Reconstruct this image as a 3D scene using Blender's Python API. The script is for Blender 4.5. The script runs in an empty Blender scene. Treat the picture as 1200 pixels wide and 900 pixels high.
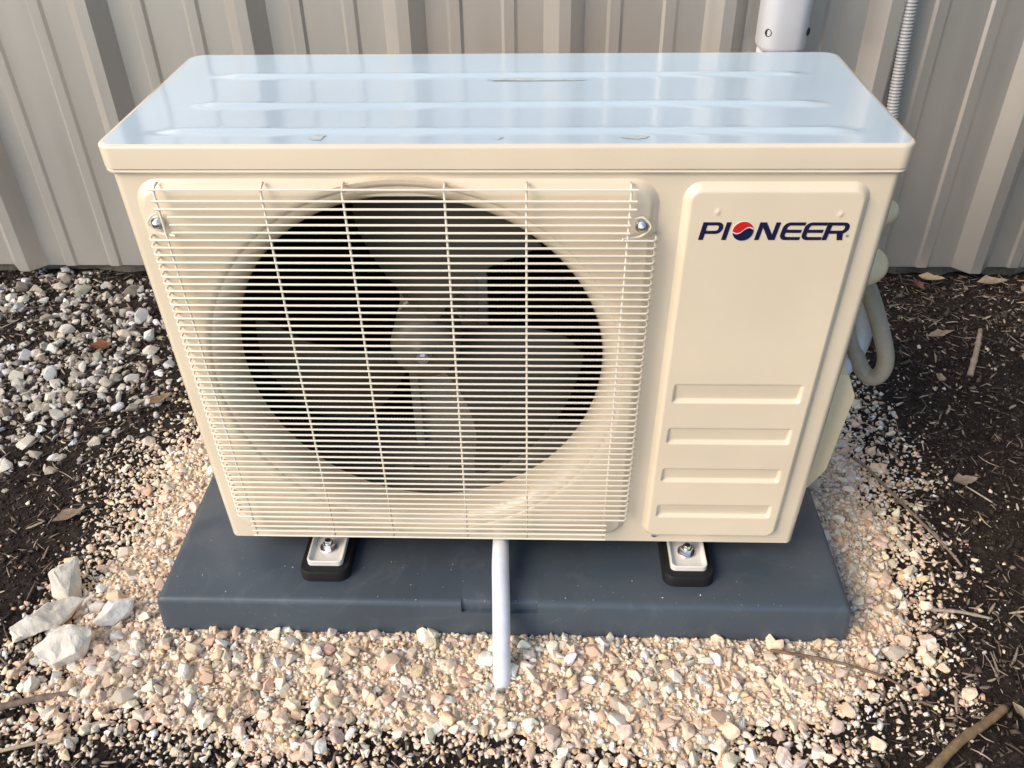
import bpy, bmesh, math, random
import numpy as np
from mathutils import Vector, Matrix
random.seed(7); rng = np.random.default_rng(11)
scn = bpy.context.scene
COL = scn.collection
PI = math.pi

# ------------------------------------------------------------------ camera
cam_d = bpy.data.cameras.new('camera'); cam = bpy.data.objects.new('camera', cam_d); COL.objects.link(cam)
cam_d.sensor_width = 36.0; cam_d.lens = 36.0*1032.26/1200; cam_d.clip_start = 0.02; cam_d.clip_end = 500
_p, _y, _r = 0.6373, -0.0405, -0.0167
fw = Vector((math.sin(_y)*math.cos(_p), math.cos(_y)*math.cos(_p), -math.sin(_p)))
rt = Vector((math.cos(_y), -math.sin(_y), 0)); up = rt.cross(fw)
r2 = rt*math.cos(_r)+up*math.sin(_r); u2 = -rt*math.sin(_r)+up*math.cos(_r)
cam.matrix_world = Matrix(((r2.x, u2.x, -fw.x, .0424), (r2.y, u2.y, -fw.y, -.8581), (r2.z, u2.z, -fw.z, 1.0135), (0, 0, 0, 1)))
scn.camera = cam

# ------------------------------------------------------------------ light
SUN_EL, SUN_AZ = math.radians(36), math.radians(-128)     # azimuth from +Y towards +X: behind the camera, to the left
w = bpy.data.worlds.new('World'); scn.world = w; w.use_nodes = True
nt = w.node_tree; bg = nt.nodes['Background']
sky = nt.nodes.new('ShaderNodeTexSky'); sky.sky_type = 'NISHITA'; sky.sun_disc = False
sky.sun_elevation = SUN_EL; sky.sun_rotation = SUN_AZ; sky.air_density = 1.0; sky.dust_density = 0.5; sky.ozone_density = 1.0
nt.links.new(sky.outputs[0], bg.inputs[0]); bg.inputs[1].default_value = 0.112
sun_d = bpy.data.lights.new('sun', 'SUN'); sun = bpy.data.objects.new('sun', sun_d); COL.objects.link(sun)
sun_d.energy = 1.5; sun_d.angle = math.radians(36); sun_d.color = (1.0, .80, .57)
sdir = Vector((math.sin(SUN_AZ)*math.cos(SUN_EL), math.cos(SUN_AZ)*math.cos(SUN_EL), math.sin(SUN_EL)))
sun.rotation_euler = (-sdir).to_track_quat('-Z', 'Y').to_euler()
vs = scn.view_settings; vs.view_transform = 'Standard'; vs.look = 'None'; vs.gamma = 1; vs.exposure = 1.2
vs.use_curve_mapping = False
scn.render.engine = 'CYCLES'

# ------------------------------------------------------------------ materials
def mat(name, col, rough=.5, metal=0, spec=.5, var=0, vscale=20, bump=0, bscale=200, bdist=.001, coat=0, attr=None, col2=None, detail=4, sub=0):
    m = bpy.data.materials.new(name); m.use_nodes = True
    n, l = m.node_tree.nodes, m.node_tree.links; b = n['Principled BSDF']
    b.inputs['Base Color'].default_value = (*col, 1); b.inputs['Roughness'].default_value = rough
    b.inputs['Metallic'].default_value = metal; b.inputs['Specular IOR Level'].default_value = spec
    b.inputs['Coat Weight'].default_value = coat; b.inputs['Coat Roughness'].default_value = .08
    if sub: b.inputs['Subsurface Weight'].default_value = sub; b.inputs['Subsurface Radius'].default_value = (.01, .01, .01)
    tc = n.new('ShaderNodeTexCoord')
    src = None
    if attr:
        a = n.new('ShaderNodeAttribute'); a.attribute_name = attr; src = a.outputs['Color']
    if var:
        no = n.new('ShaderNodeTexNoise'); no.inputs['Scale'].default_value = vscale; no.inputs['Detail'].default_value = detail
        l.new(tc.outputs['Object'], no.inputs['Vector'])
        ra = n.new('ShaderNodeMapRange'); ra.inputs[1].default_value = .3; ra.inputs[2].default_value = .7
        l.new(no.outputs['Fac'], ra.inputs[0])
        if col2 is not None and not attr:
            mx = n.new('ShaderNodeMix'); mx.data_type = 'RGBA'; l.new(ra.outputs[0], mx.inputs['Factor'])
            mx.inputs['A'].default_value = (*col, 1); mx.inputs['B'].default_value = (*col2, 1); src = mx.outputs['Result']
        else:
            ra.inputs[3].default_value = 1-var; ra.inputs[4].default_value = 1+var
            hv = n.new('ShaderNodeHueSaturation'); l.new(ra.outputs[0], hv.inputs['Value'])
            if src: l.new(src, hv.inputs['Color'])
            else: hv.inputs['Color'].default_value = (*col, 1)
            src = hv.outputs['Color']
    if src: l.new(src, b.inputs['Base Color'])
    if bump:
        nb = n.new('ShaderNodeTexNoise'); nb.inputs['Scale'].default_value = bscale; nb.inputs['Detail'].default_value = 3
        l.new(tc.outputs['Object'], nb.inputs['Vector'])
        bp = n.new('ShaderNodeBump'); bp.inputs['Strength'].default_value = bump; bp.inputs['Distance'].default_value = bdist
        l.new(nb.outputs['Fac'], bp.inputs['Height']); l.new(bp.outputs[0], b.inputs['Normal'])
    return m

M = {}
M['paint'] = mat('cream_paint', (.78, .665, .50), .17, coat=.35, var=.045, vscale=6, bump=.06, bscale=500, bdist=.0005)
M['lid'] = mat('lid_paint_sky_tint', (.50, .61, .67), .10, spec=.7, var=.03, vscale=7, bump=.03, bscale=60, bdist=.0006)  # top sheet of the cream lid: blue sky light painted into its colour
M['wire'] = mat('cream_wire', (.84, .77, .64), .35)
M['plate'] = mat('white_bracket', (.78, .76, .70), .32, var=.06, vscale=60)
M['zinc'] = mat('zinc_screw', (.78, .78, .77), .32, metal=1, var=.15, vscale=200)
M['galv'] = mat('galvanised_bracket', (.40, .37, .30), .45, metal=.1, var=.1, vscale=40)
M['pan'] = mat('pan_metal', (.30, .30, .27), .5, var=.15, vscale=30)
M['coil'] = mat('dark_coil', (.012, .012, .013), .7, spec=.2)
M['inner'] = mat('dark_interior', (.03, .03, .03), .8, spec=.2)
M['fan'] = mat('fan_plastic', (.048, .046, .037), .5, spec=.4)
M['hub'] = mat('fan_hub', (.10, .097, .078), .45)
M['rubber'] = mat('black_rubber', (.010, .010, .011), .6, spec=.3)
M['navy'] = mat('navy_print', (.012, .012, .05), .3)
M['red'] = mat('red_print', (.62, .02, .02), .3)
M['white'] = mat('white_print', (.8, .8, .78), .3)
M['greyprint'] = mat('grey_print', (.3, .27, .24), .4)
M['stain'] = mat('dried_glue', (.50, .55, .52), .3, var=.2, vscale=120)
M['ivory'] = mat('ivory_plastic', (.90, .73, .46), .35, sub=.1)
M['pvc'] = mat('white_hose', (.74, .77, .82), .38, var=.04, vscale=60, sub=.2)
M['tan'] = mat('tan_conduit', (.40, .35, .275), .5, var=.08, vscale=50)
M['grey'] = mat('grey_conduit', (.36, .37, .38), .45)
M['duct'] = mat('white_duct', (.60, .62, .66), .35, var=.02, vscale=20)
M['hole'] = mat('screw_hole', (.03, .03, .03), .8)
M['stone'] = mat('stone', (.5, .5, .5), .85, spec=.25, attr='col', var=.22, vscale=130, bump=.5, bscale=260, bdist=.002)
M['rock'] = mat('rock', (.5, .5, .5), .85, spec=.25, attr='col', var=.25, vscale=45, bump=.7, bscale=90, bdist=.004, detail=8)
M['crumb'] = mat('crumb', (.02, .02, .02), .95, spec=.15, attr='col')
M['wood'] = mat('wood', (.3, .22, .13), .8, spec=.2, attr='col', var=.3, vscale=90, bump=.5, bscale=300)

# pad: slate plastic with scuffs
def pad_mat():
    m = mat('slate_plastic', (.058, .076, .096), .46, var=.15, vscale=7, bump=.12, bscale=350, bdist=.0006)
    n, l = m.node_tree.nodes, m.node_tree.links; b = n['Principled BSDF']
    no = n.new('ShaderNodeTexNoise'); no.inputs['Scale'].default_value = 6; no.inputs['Detail'].default_value = 7; no.inputs['Distortion'].default_value = 1.6
    tc = n.new('ShaderNodeTexCoord'); l.new(tc.outputs['Object'], no.inputs['Vector'])
    r = n.new('ShaderNodeMapRange'); r.inputs[1].default_value = .35; r.inputs[2].default_value = .65; r.inputs[3].default_value = .34; r.inputs[4].default_value = .56
    l.new(no.outputs['Fac'], r.inputs[0]); l.new(r.outputs[0], b.inputs['Roughness'])
    src = b.inputs['Base Color'].links[0].from_socket
    sc_ = n.new('ShaderNodeTexNoise'); sc_.inputs['Scale'].default_value = 9; sc_.inputs['Detail'].default_value = 9; sc_.inputs['Distortion'].default_value = 3.0; sc_.inputs['Roughness'].default_value = .65
    l.new(tc.outputs['Object'], sc_.inputs['Vector'])
    rs = n.new('ShaderNodeMapRange'); rs.inputs[1].default_value = .54; rs.inputs[2].default_value = .74; rs.inputs[4].default_value = .30; l.new(sc_.outputs['Fac'], rs.inputs[0])
    ms = n.new('ShaderNodeMix'); ms.data_type = 'RGBA'; l.new(rs.outputs[0], ms.inputs['Factor']); l.new(src, ms.inputs['A']); ms.inputs['B'].default_value = (.15, .16, .165, 1); src = ms.outputs['Result']
    sp = n.new('ShaderNodeTexVoronoi'); sp.inputs['Scale'].default_value = 90; l.new(tc.outputs['Object'], sp.inputs['Vector'])
    r2_ = n.new('ShaderNodeMapRange'); r2_.inputs[1].default_value = .19; r2_.inputs[2].default_value = .05; l.new(sp.outputs['Distance'], r2_.inputs[0])
    n2 = n.new('ShaderNodeTexNoise'); n2.inputs['Scale'].default_value = 14; l.new(tc.outputs['Object'], n2.inputs['Vector'])
    r3 = n.new('ShaderNodeMapRange'); r3.inputs[1].default_value = .52; r3.inputs[2].default_value = .7; r3.inputs[4].default_value = .55; l.new(n2.outputs['Fac'], r3.inputs[0])
    mu = n.new('ShaderNodeMath'); mu.operation = 'MULTIPLY'; l.new(r2_.outputs[0], mu.inputs[0]); l.new(r3.outputs[0], mu.inputs[1])
    mx = n.new('ShaderNodeMix'); mx.data_type = 'RGBA'; l.new(mu.outputs[0], mx.inputs['Factor']); l.new(src, mx.inputs['A']); mx.inputs['B'].default_value = (.22, .2, .17, 1)
    l.new(mx.outputs['Result'], b.inputs['Base Color'])
    return m
M['pad'] = pad_mat()

def wall_mat():
    m = mat('wall_sheet', (.65, .62, .575), .34, metal=.7, spec=.55, var=.05, vscale=3, bump=.12, bscale=420, bdist=.0005)
    n, l = m.node_tree.nodes, m.node_tree.links; b = n['Principled BSDF']
    tc = n.new('ShaderNodeTexCoord'); mp = n.new('ShaderNodeMapping'); mp.inputs['Scale'].default_value = (30, 30, 1.5)
    l.new(tc.outputs['Object'], mp.inputs[0]); no = n.new('ShaderNodeTexNoise'); no.inputs['Scale'].default_value = 1; no.inputs['Detail'].default_value = 6
    l.new(mp.outputs[0], no.inputs['Vector'])
    r = n.new('ShaderNodeMapRange'); r.inputs[3].default_value = .3; r.inputs[4].default_value = .48; l.new(no.outputs['Fac'], r.inputs[0]); l.new(r.outputs[0], b.inputs['Roughness'])
    return m
M['wall'] = wall_mat()

def soil_mat():
    m = mat('soil', (.016, .012, .010), .95, spec=.15)
    n, l = m.node_tree.nodes, m.node_tree.links; b = n['Principled BSDF']
    tc = n.new('ShaderNodeTexCoord')
    a = n.new('ShaderNodeTexNoise'); a.inputs['Scale'].default_value = 90; a.inputs['Detail'].default_value = 8; a.inputs['Roughness'].default_value = .75
    l.new(tc.outputs['Object'], a.inputs['Vector'])
    cr = n.new('ShaderNodeValToRGB'); e = cr.color_ramp.elements
    e[0].position = .3; e[0].color = (.010, .008, .007, 1); e[1].position = .78; e[1].color = (.12, .092, .076, 1)
    e2 = e.new(.55); e2.color = (.036, .028, .023, 1)
    l.new(a.outputs['Fac'], cr.inputs[0]); l.new(cr.outputs[0], b.inputs['Base Color'])
    bp = n.new('ShaderNodeBump'); bp.inputs['Strength'].default_value = .9; bp.inputs['Distance'].default_value = .006
    l.new(a.outputs['Fac'], bp.inputs['Height']); l.new(bp.outputs[0], b.inputs['Normal'])
    return m
M['soil'] = soil_mat()
M['sand'] = mat('gravel_fines', (.70, .56, .40), .95, spec=.15, var=.4, vscale=160, bump=.8, bscale=250, bdist=.004)

# ------------------------------------------------------------------ mesh helpers
def mk(name, verts, faces, m, parent=None, loc=(0, 0, 0), smooth=False, cols=None):
    me = bpy.data.meshes.new(name)
    verts = np.asarray(verts, dtype=np.float32).reshape(-1, 3)
    if isinstance(faces, np.ndarray):
        k = faces.shape[1]; nf = len(faces)
        me.vertices.add(len(verts)); me.vertices.foreach_set('co', verts.ravel())
        me.loops.add(nf*k); me.loops.foreach_set('vertex_index', faces.astype(np.int32).ravel())
        me.polygons.add(nf); me.polygons.foreach_set('loop_start', np.arange(0, nf*k, k, dtype=np.int32))
        me.update(calc_edges=True)
    else:
        me.from_pydata([tuple(v) for v in verts], [], faces)
    me.validate()
    if smooth: me.polygons.foreach_set('use_smooth', np.ones(len(me.polygons), dtype=bool))
    if cols is not None:
        at = me.attributes.new('col', 'FLOAT_COLOR', 'POINT'); c = np.ones((len(verts), 4), dtype=np.float32); c[:, :3] = cols
        at.data.foreach_set('color', c.ravel())
    me.materials.append(M[m]); me.update()
    return link(name, me, parent, loc)
def link(name, me, parent=None, loc=(0, 0, 0)):
    o = bpy.data.objects.new(name, me); COL.objects.link(o); o.location = loc
    if parent: o.parent = parent
    return o
def tag(o, label=None, cat=None, group=None, kind=None):
    for k, v in (('label', label), ('category', cat), ('group', group), ('kind', kind)):
        if v: o[k] = v
    return o
class MB:
    def __init__(s): s.v = []; s.f = []
    def add(s, v, f):
        b = len(s.v); s.v += [tuple(q) for q in v]; s.f += [tuple(i+b for i in q) for q in f]; return s
    def box(s, x0, x1, y0, y1, z0, z1):
        v = [(x, y, z) for x in (x0, x1) for y in (y0, y1) for z in (z0, z1)]
        return s.add(v, [(0, 1, 3, 2), (4, 6, 7, 5), (0, 4, 5, 1), (2, 3, 7, 6), (0, 2, 6, 4), (1, 5, 7, 3)])
    def grid(s, P):   # P [n][m] points
        n, m = len(P), len(P[0]); v = [p for r in P for p in r]
        return s.add(v, [(i*m+j, i*m+j+1, (i+1)*m+j+1, (i+1)*m+j) for i in range(n-1) for j in range(m-1)])
    def lathe(s, prof, c, axis='y', n=32, caps=True):
        P = []
        for (r, h) in prof:
            row = []
            for k in range(n+1):
                a = 2*PI*k/n
                if axis == 'y': row.append((c[0]+r*math.cos(a), c[1]+h, c[2]+r*math.sin(a)))
                elif axis == 'x': row.append((c[0]+h, c[1]+r*math.cos(a), c[2]+r*math.sin(a)))
                else: row.append((c[0]+r*math.cos(a), c[1]+r*math.sin(a), c[2]+h))
            P.append(row)
        return s.grid(P)
    def tube(s, path, rad, n=8, cap=True):
        v, f = tube(path, rad, n, cap); return s.add(v, f)
    def build(s, name, m, parent=None, loc=(0, 0, 0), smooth=False, bevel=0, seg=2, weld=False):
        o = mk(name, s.v, s.f, m, parent, loc, smooth)
        if weld or bevel:
            bm = bmesh.new(); bm.from_mesh(o.data); bmesh.ops.remove_doubles(bm, verts=bm.verts, dist=1e-5)
            bmesh.ops.recalc_face_normals(bm, faces=bm.faces)
            if bevel:
                es = [e for e in bm.edges if len(e.link_faces) == 2 and e.calc_face_angle(0) > .6]
                bmesh.ops.bevel(bm, geom=es, offset=bevel, segments=seg, affect='EDGES', profile=.5)
            bm.to_mesh(o.data); bm.free()
        if smooth or bevel:
            o.data.polygons.foreach_set('use_smooth', np.ones(len(o.data.polygons), dtype=bool))
            sharp(o.data, 40)
        return o
def sharp(me, deg):
    bm = bmesh.new(); bm.from_mesh(me)
    for e in bm.edges: e.smooth = not (len(e.link_faces) == 2 and e.calc_face_angle(0) > math.radians(deg))
    bm.to_mesh(me); bm.free()
def tube(path, rad, n=8, cap=True):
    P = [Vector(p) for p in path]; v = []; f = []
    t0 = (P[1]-P[0]).normalized(); nrm = t0.orthogonal().normalized()
    for i, p in enumerate(P):
        t = (P[min(i+1, len(P)-1)]-P[max(i-1, 0)]).normalized()
        nrm = (nrm-t*nrm.dot(t)).normalized(); b = t.cross(nrm); r = rad[i] if hasattr(rad, '__len__') else rad
        for k in range(n):
            a = 2*PI*k/n; v.append(p+nrm*(r*math.cos(a))+b*(r*math.sin(a)))
    for i in range(len(P)-1):
        for k in range(n): f.append((i*n+k, i*n+(k+1) % n, (i+1)*n+(k+1) % n, (i+1)*n+k))
    if cap: f.append(tuple(range(n-1, -1, -1))); f.append(tuple((len(P)-1)*n+k for k in range(n)))
    return v, f
def spline(pts, n=10):
    P = [Vector(p) for p in pts]; P = [2*P[0]-P[1]]+P+[2*P[-1]-P[-2]]; out = []
    for i in range(1, len(P)-2):
        for k in range(n):
            t = k/n; a, b, c, d = P[i-1], P[i], P[i+1], P[i+2]
            out.append(.5*((2*b)+(c-a)*t+(2*a-5*b+4*c-d)*t*t+(3*b-a-3*c+d)*t**3))
    out.append(P[-2]); return out
def resample(path, step):
    out = [path[0].copy()]; acc = 0
    L = [0]
    for a, b in zip(path, path[1:]): L.append(L[-1]+(b-a).length)
    n = max(2, int(L[-1]/step)); res = []; j = 0
    for k in range(n+1):
        s = L[-1]*k/n
        while j < len(L)-2 and L[j+1] < s: j += 1
        t = (s-L[j])/max(1e-9, L[j+1]-L[j]); res.append(path[j].lerp(path[j+1], min(1, t)))
    return res
def ribbed(pts, r, amp, pitch, n=14):
    p = resample(spline(pts, 12), pitch/4)
    return p, [r+amp*(1, 0, -1, 0)[i % 4] for i in range(len(p))]

def vnoise(x, y, f, seed=0):          # cheap smooth value noise, vectorised
    x = np.asarray(x)*f+seed*17.3; y = np.asarray(y)*f+seed*9.1
    xi, yi = np.floor(x).astype(int), np.floor(y).astype(int); fx, fy = x-xi, y-yi
    fx = fx*fx*(3-2*fx); fy = fy*fy*(3-2*fy)
    def h(a, b):
        q = np.sin(a*127.1+b*311.7+seed*74.7)*43758.5453; return q-np.floor(q)
    return (h(xi, yi)*(1-fx)+h(xi+1, yi)*fx)*(1-fy)+(h(xi, yi+1)*(1-fx)+h(xi+1, yi+1)*fx)*fy

# ------------------------------------------------------------------ ground
PADX0, PADX1, PADY0, PADY1, PADH = -.483, .462, -.078, .43, .065
BED = np.array([(-.60, .55), (-.60, .42), (-.655, .23), (-.645, .08), (-.645, -.05), (-.62, -.185), (-.55, -.245), (-.31, -.265), (-.07, -.28), (.178, -.285), (.36, -.25), (.535, -.165),
                (.615, -.01), (.645, .135), (.63, .30), (.605, .46), (.58, .56)])
def sdist(x, y, poly):     # signed distance, positive inside
    x = np.asarray(x, float); y = np.asarray(y, float); d = np.full(x.shape, 1e9); ins = np.zeros(x.shape, bool); n = len(poly)
    for i in range(n):
        x0, y0 = poly[i]; x1, y1 = poly[(i+1) % n]; ex, ey = x1-x0, y1-y0
        t = np.clip(((x-x0)*ex+(y-y0)*ey)/(ex*ex+ey*ey), 0, 1); d = np.minimum(d, np.hypot(x-x0-t*ex, y-y0-t*ey))
        c = ((y0 > y) != (y1 > y)) & (x < (x1-x0)*(y-y0)/(y1-y0+1e-12)+x0); ins ^= c
    return np.where(ins, d, -d)
def ground_h(x, y):
    h = (vnoise(x, y, 4, 1)-.5)*.016+(vnoise(x, y, 14, 2)-.5)*.010+(vnoise(x, y, 60, 3)-.5)*.006
    d = sdist(x, y, BED); near = np.clip(d/.08+.5, 0, 1)
    h = h*(1-.75*near)
    return np.where((np.abs(x) > 1.7) | (np.abs(y) > 1.5), 0, h-.004)
def axis(lo, hi, step, far): return np.concatenate([-np.geomspace(far, -lo+step, 14) if lo < 0 else [], np.arange(lo, hi+step/2, step), np.geomspace(hi+step, far, 14)])
gx = axis(-1.5, 1.5, .0075, 60); gy = axis(-.6, 1.0, .0075, 60)
GX, GY = np.meshgrid(gx, gy, indexing='ij'); GZ = ground_h(GX, GY)
n1, n2 = GX.shape; idx = np.arange(n1*n2).reshape(n1, n2)
F = np.stack([idx[:-1, :-1], idx[1:, :-1], idx[1:, 1:], idx[:-1, 1:]], -1).reshape(-1, 4)
ground = mk('ground', np.stack([GX, GY, GZ], -1).reshape(-1, 3), F, 'soil', smooth=True); tag(ground, kind='structure')
# gravel bed sheet: stony fines lying on the soil round the pad
bx_, by_ = np.arange(-.75, .75, .008), np.arange(-.33, .66, .008)
BX, BY = np.meshgrid(bx_, by_, indexing='ij'); bd = sdist(BX, BY, BED)+(vnoise(BX, BY, 9, 5)-.5)*.065+(vnoise(BX, BY, 30, 6)-.5)*.05
BZ = ground_h(BX, BY)+np.clip(bd-.04, -.03, .006)+(vnoise(BX, BY, 80, 8)-.5)*.006
n1, n2 = BX.shape; idx = np.arange(n1*n2).reshape(n1, n2)
F = np.stack([idx[:-1, :-1], idx[1:, :-1], idx[1:, 1:], idx[:-1, 1:]], -1).reshape(-1, 4)
okf = bd.reshape(-1)[F].max(1) > -.01
gravel_bed = mk('gravel_bed', np.stack([BX, BY, BZ], -1).reshape(-1, 3), F[okf], 'sand', smooth=True); tag(gravel_bed, kind='structure')
def surf_h(x, y):
    d = sdist(x, y, BED)+(vnoise(x, y, 9, 5)-.5)*.065+(vnoise(x, y, 30, 6)-.5)*.05
    return ground_h(x, y)+np.maximum(0, np.clip(d-.04, -.03, .006))

# ------------------------------------------------------------------ stones
def stone_proto(level, seed, cuts=9, rounded=.12, flat=.75):
    r = np.random.default_rng(seed); bm = bmesh.new(); bmesh.ops.create_icosphere(bm, subdivisions=level, radius=1)
    V = np.array([v.co[:] for v in bm.verts]); Fc = np.array([[v.index for v in f.verts] for f in bm.faces]); bm.free()
    N = r.normal(size=(cuts, 3)); N /= np.linalg.norm(N, axis=1)[:, None]; D = r.uniform(.40, .74, cuts)
    for n, d in zip(N, D):
        s = V@n; over = np.maximum(0, s-d); V = V-n*(over*(1-rounded))[:, None]
    V *= np.array([r.uniform(1.0, 1.35), r.uniform(.75, 1.0), r.uniform(flat-.15, flat+.1)])
    V += r.normal(size=V.shape)*(.03 if level > 1 else .05)
    return V/np.abs(V[:, :2]).max(), Fc
def hull_proto(seed, n=13, flat=.68, sub=0):
    r = np.random.default_rng(seed); P = r.normal(size=(n, 3)); P /= np.linalg.norm(P, axis=1)[:, None]; P *= r.uniform(.72, 1.05, (n, 1))
    P *= np.array([r.uniform(1.0, 1.45), r.uniform(.7, 1.0), r.uniform(flat-.15, flat+.12)])
    bm = bmesh.new()
    for q in P: bm.verts.new(q)
    res = bmesh.ops.convex_hull(bm, input=bm.verts); bmesh.ops.delete(bm, geom=[v for v in bm.verts if not v.link_faces], context='VERTS')
    if sub:
        bmesh.ops.dissolve_limit(bm, angle_limit=.35, verts=bm.verts, edges=bm.edges)
        bmesh.ops.bevel(bm, geom=list(bm.edges), offset=.07, segments=2, affect='EDGES', profile=.6); bmesh.ops.triangulate(bm, faces=bm.faces)
    bm.verts.index_update(); V = np.array([v.co[:] for v in bm.verts]); Fc = np.array([[v.index for v in f.verts] for f in bm.faces]); bm.free()
    return V/np.abs(V[:, :2]).max(), Fc
PALETTE = np.array([(.84, .71, .54), (.82, .63, .45), (.86, .78, .66), (.72, .52, .33), (.86, .74, .58), (.80, .58, .41), (.88, .84, .76), (.66, .57, .46), (.84, .69, .54), (.84, .70, .55), (.78, .60, .44)])
PGREY = np.array([(.62, .59, .52), (.70, .68, .63), (.80, .79, .77), (.40, .35, .28), (.54, .49, .41), (.62, .56, .46), (.28, .24, .19), (.50, .47, .36), (.58, .55, .49)])
def batch(name, X, Y, Z, S, C, protos, m='stone', smooth=False, tilt=.5, label=None, cat=None):
    n = len(X); k = rng.integers(0, len(protos), n); vs_, fs_, cs_ = [], [], []; base = 0
    for pi, (V, Fc) in enumerate(protos):
        ii = np.where(k == pi)[0]
        if not len(ii): continue
        a = rng.uniform(0, 2*PI, len(ii)); tx = rng.normal(0, tilt, len(ii)); ty = rng.normal(0, tilt, len(ii))
        P = np.repeat(V[None], len(ii), 0)*S[ii][:, None, None]
        x, y, z = P[..., 0].copy(), P[..., 1].copy(), P[..., 2].copy()
        c, s = np.cos(tx)[:, None], np.sin(tx)[:, None]; y, z = c*y-s*z, s*y+c*z
        c, s = np.cos(ty)[:, None], np.sin(ty)[:, None]; x, z = c*x+s*z, -s*x+c*z
        c, s = np.cos(a)[:, None], np.sin(a)[:, None]; x, y = c*x-s*y, s*x+c*y
        P = np.stack([x+X[ii][:, None], y+Y[ii][:, None], z+Z[ii][:, None]], -1)
        nv = V.shape[0]; vs_.append(P.reshape(-1, 3)); fs_.append((Fc[None]+(np.arange(len(ii))*nv)[:, None, None]+base).reshape(-1, 3))
        cs_.append(np.repeat(C[ii], nv, 0)); base += nv*len(ii)
    o = mk(name, np.concatenate(vs_), np.concatenate(fs_), m, cols=np.concatenate(cs_), smooth=smooth)
    return tag(o, label, cat, kind='stuff')
def pick_cols(pal, n, v=.12):
    c = pal[rng.integers(0, len(pal), n)]; return np.clip(c*(1+rng.normal(0, v, (n, 1)))*(1+rng.normal(0, .03, (n, 3))), .02, .9)
def clear_of_pad(x, y, g=.0): return ~((x > PADX0-g-.004) & (x < PADX1+g+.004) & (y > PADY0-g-.004) & (y < PADY1+g))
def bedness(x, y): return sdist(x, y, BED)+(vnoise(x, y, 9, 5)-.5)*.065+(vnoise(x, y, 30, 6)-.5)*.05
def greyness(x, y):   # weathered loose stones by the wall, left of the unit
    g = np.clip((-.62-x)/.22, 0, 1)*np.clip((y-.10)/.35, 0, 1)
    return g*np.clip(vnoise(x, y, 7, 12)*1.5-.45+.3*np.clip((y-.6)/.3, 0, 1), 0, 1)
STONES3 = [hull_proto(100+i, 16, .7, 1) for i in range(14)]
STONES2 = [hull_proto(200+i, 15, .66, 1) for i in range(16)]
STONES1 = [hull_proto(300+i, 12, .62) for i in range(20)]
def crumb(seed):
    r = np.random.default_rng(seed); V = np.array([(1, 0, 0), (-1, 0, 0), (0, 1, 0), (0, -1, 0), (0, 0, 1), (0, 0, -1)])*r.uniform(.45, 1.1, (6, 1))+r.normal(0, .16, (6, 3))
    V[:, 2] *= .7; return V, np.array([(0, 2, 4), (2, 1, 4), (1, 3, 4), (3, 0, 4), (2, 0, 5), (1, 2, 5), (3, 1, 5), (0, 3, 5)])
STONES0 = [crumb(400+i) for i in range(10)]
ROCKS = [(-.640, -.012, .026), (-.655, -.085, .045), (-.602, -.122, .040), (-.560, -.062, .026)]
# (a) the largest stones, each one its own object, child of the gravel bed
placed = []
def try_place(x, y, r, gap=.9):
    for (px, py, pr) in placed:
        if (px-x)**2+(py-y)**2 < (gap*(pr+r))**2: return False
    placed.append((x, y, r)); return True
for (x, y, r) in ROCKS: placed.append((x, y, r*1.1))
big_mesh = []
for i, (V, Fc) in enumerate(STONES3[:12]):
    for j in range(3):
        c = pick_cols(PALETTE if j < 2 else PGREY, 1, .1)[0]
        o = mk('stone', V, Fc, 'stone', cols=np.repeat(c[None], len(V), 0), smooth=True); big_mesh.append((o.data, j)); bpy.data.objects.remove(o)
for me, j in big_mesh: sharp(me, 24)
def put_stone(x, y, s, grey=False):
    me = random.choice([a for a, j in big_mesh if (j == 2) == grey])
    o = link('stone', me, gravel_bed); z = float(surf_h(np.array([x]), np.array([y]))[0])
    o.location = (x, y, z+s*random.uniform(.18, .36)); o.scale = (s, s, s*random.uniform(.8, 1.05))
    o.rotation_euler = (random.uniform(-.4, .4), random.uniform(-.4, .4), random.uniform(0, 6.28)); return o
# cluster of hand sized and thumb sized stones by the front left of the pad
nbig = 0
for (x, y, s) in [(-.572, -.025, .017), (-.596, -.045, .018), (-.618, -.03, .013), (-.545, -.098, .014), (-.54, -.125, .016), (-.563, -.118, .013), (-.587, -.142, .019), (-.52, -.108, .015),
                  (-.625, -.130, .012), (-.645, -.135, .013), (-.605, -.165, .016), (-.555, -.155, .015), (-.53, -.17, .013), (-.578, -.185, .015), (-.51, -.145, .012), (-.50, -.19, .017),
                  (-.668, -.05, .012), (-.685, .002, .011), (-.66, .02, .010), (.415, -.105, .012), (.525, -.095, .017), (.545, -.075, .014), (.485, -.06, .012), (.40, -.15, .014),
                  (.27, -.205, .019), (.205, -.215, .016), (.06, -.235, .016), (.09, -.24, .013), (-.30, -.10, .013), (-.27, -.115, .015), (-.16, -.135, .019), (-.13, -.115, .012), (-.22, -.13, .014), (.12, -.11, .015)]:
    if try_place(x, y, s, .6): put_stone(x, y, s); nbig += 1
tries = 0
while nbig < 215 and tries < 9000:
    tries += 1; x, y = random.uniform(-.70, .64), random.uniform(-.28, .50)
    a = np.array([x]), np.array([y])
    if not clear_of_pad(*a, .012)[0]: continue
    b = bedness(*a)[0]
    if b < .01: continue
    if y > .12 and x > 0 and random.random() < .75: continue
    s = random.uniform(.0075, .0125) if random.random() < .8 else random.uniform(.012, .016)
    if x < -.48 and y > .1: s *= .85
    if try_place(x, y, s, .85): put_stone(x, y, s); nbig += 1
tries = 0
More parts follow.
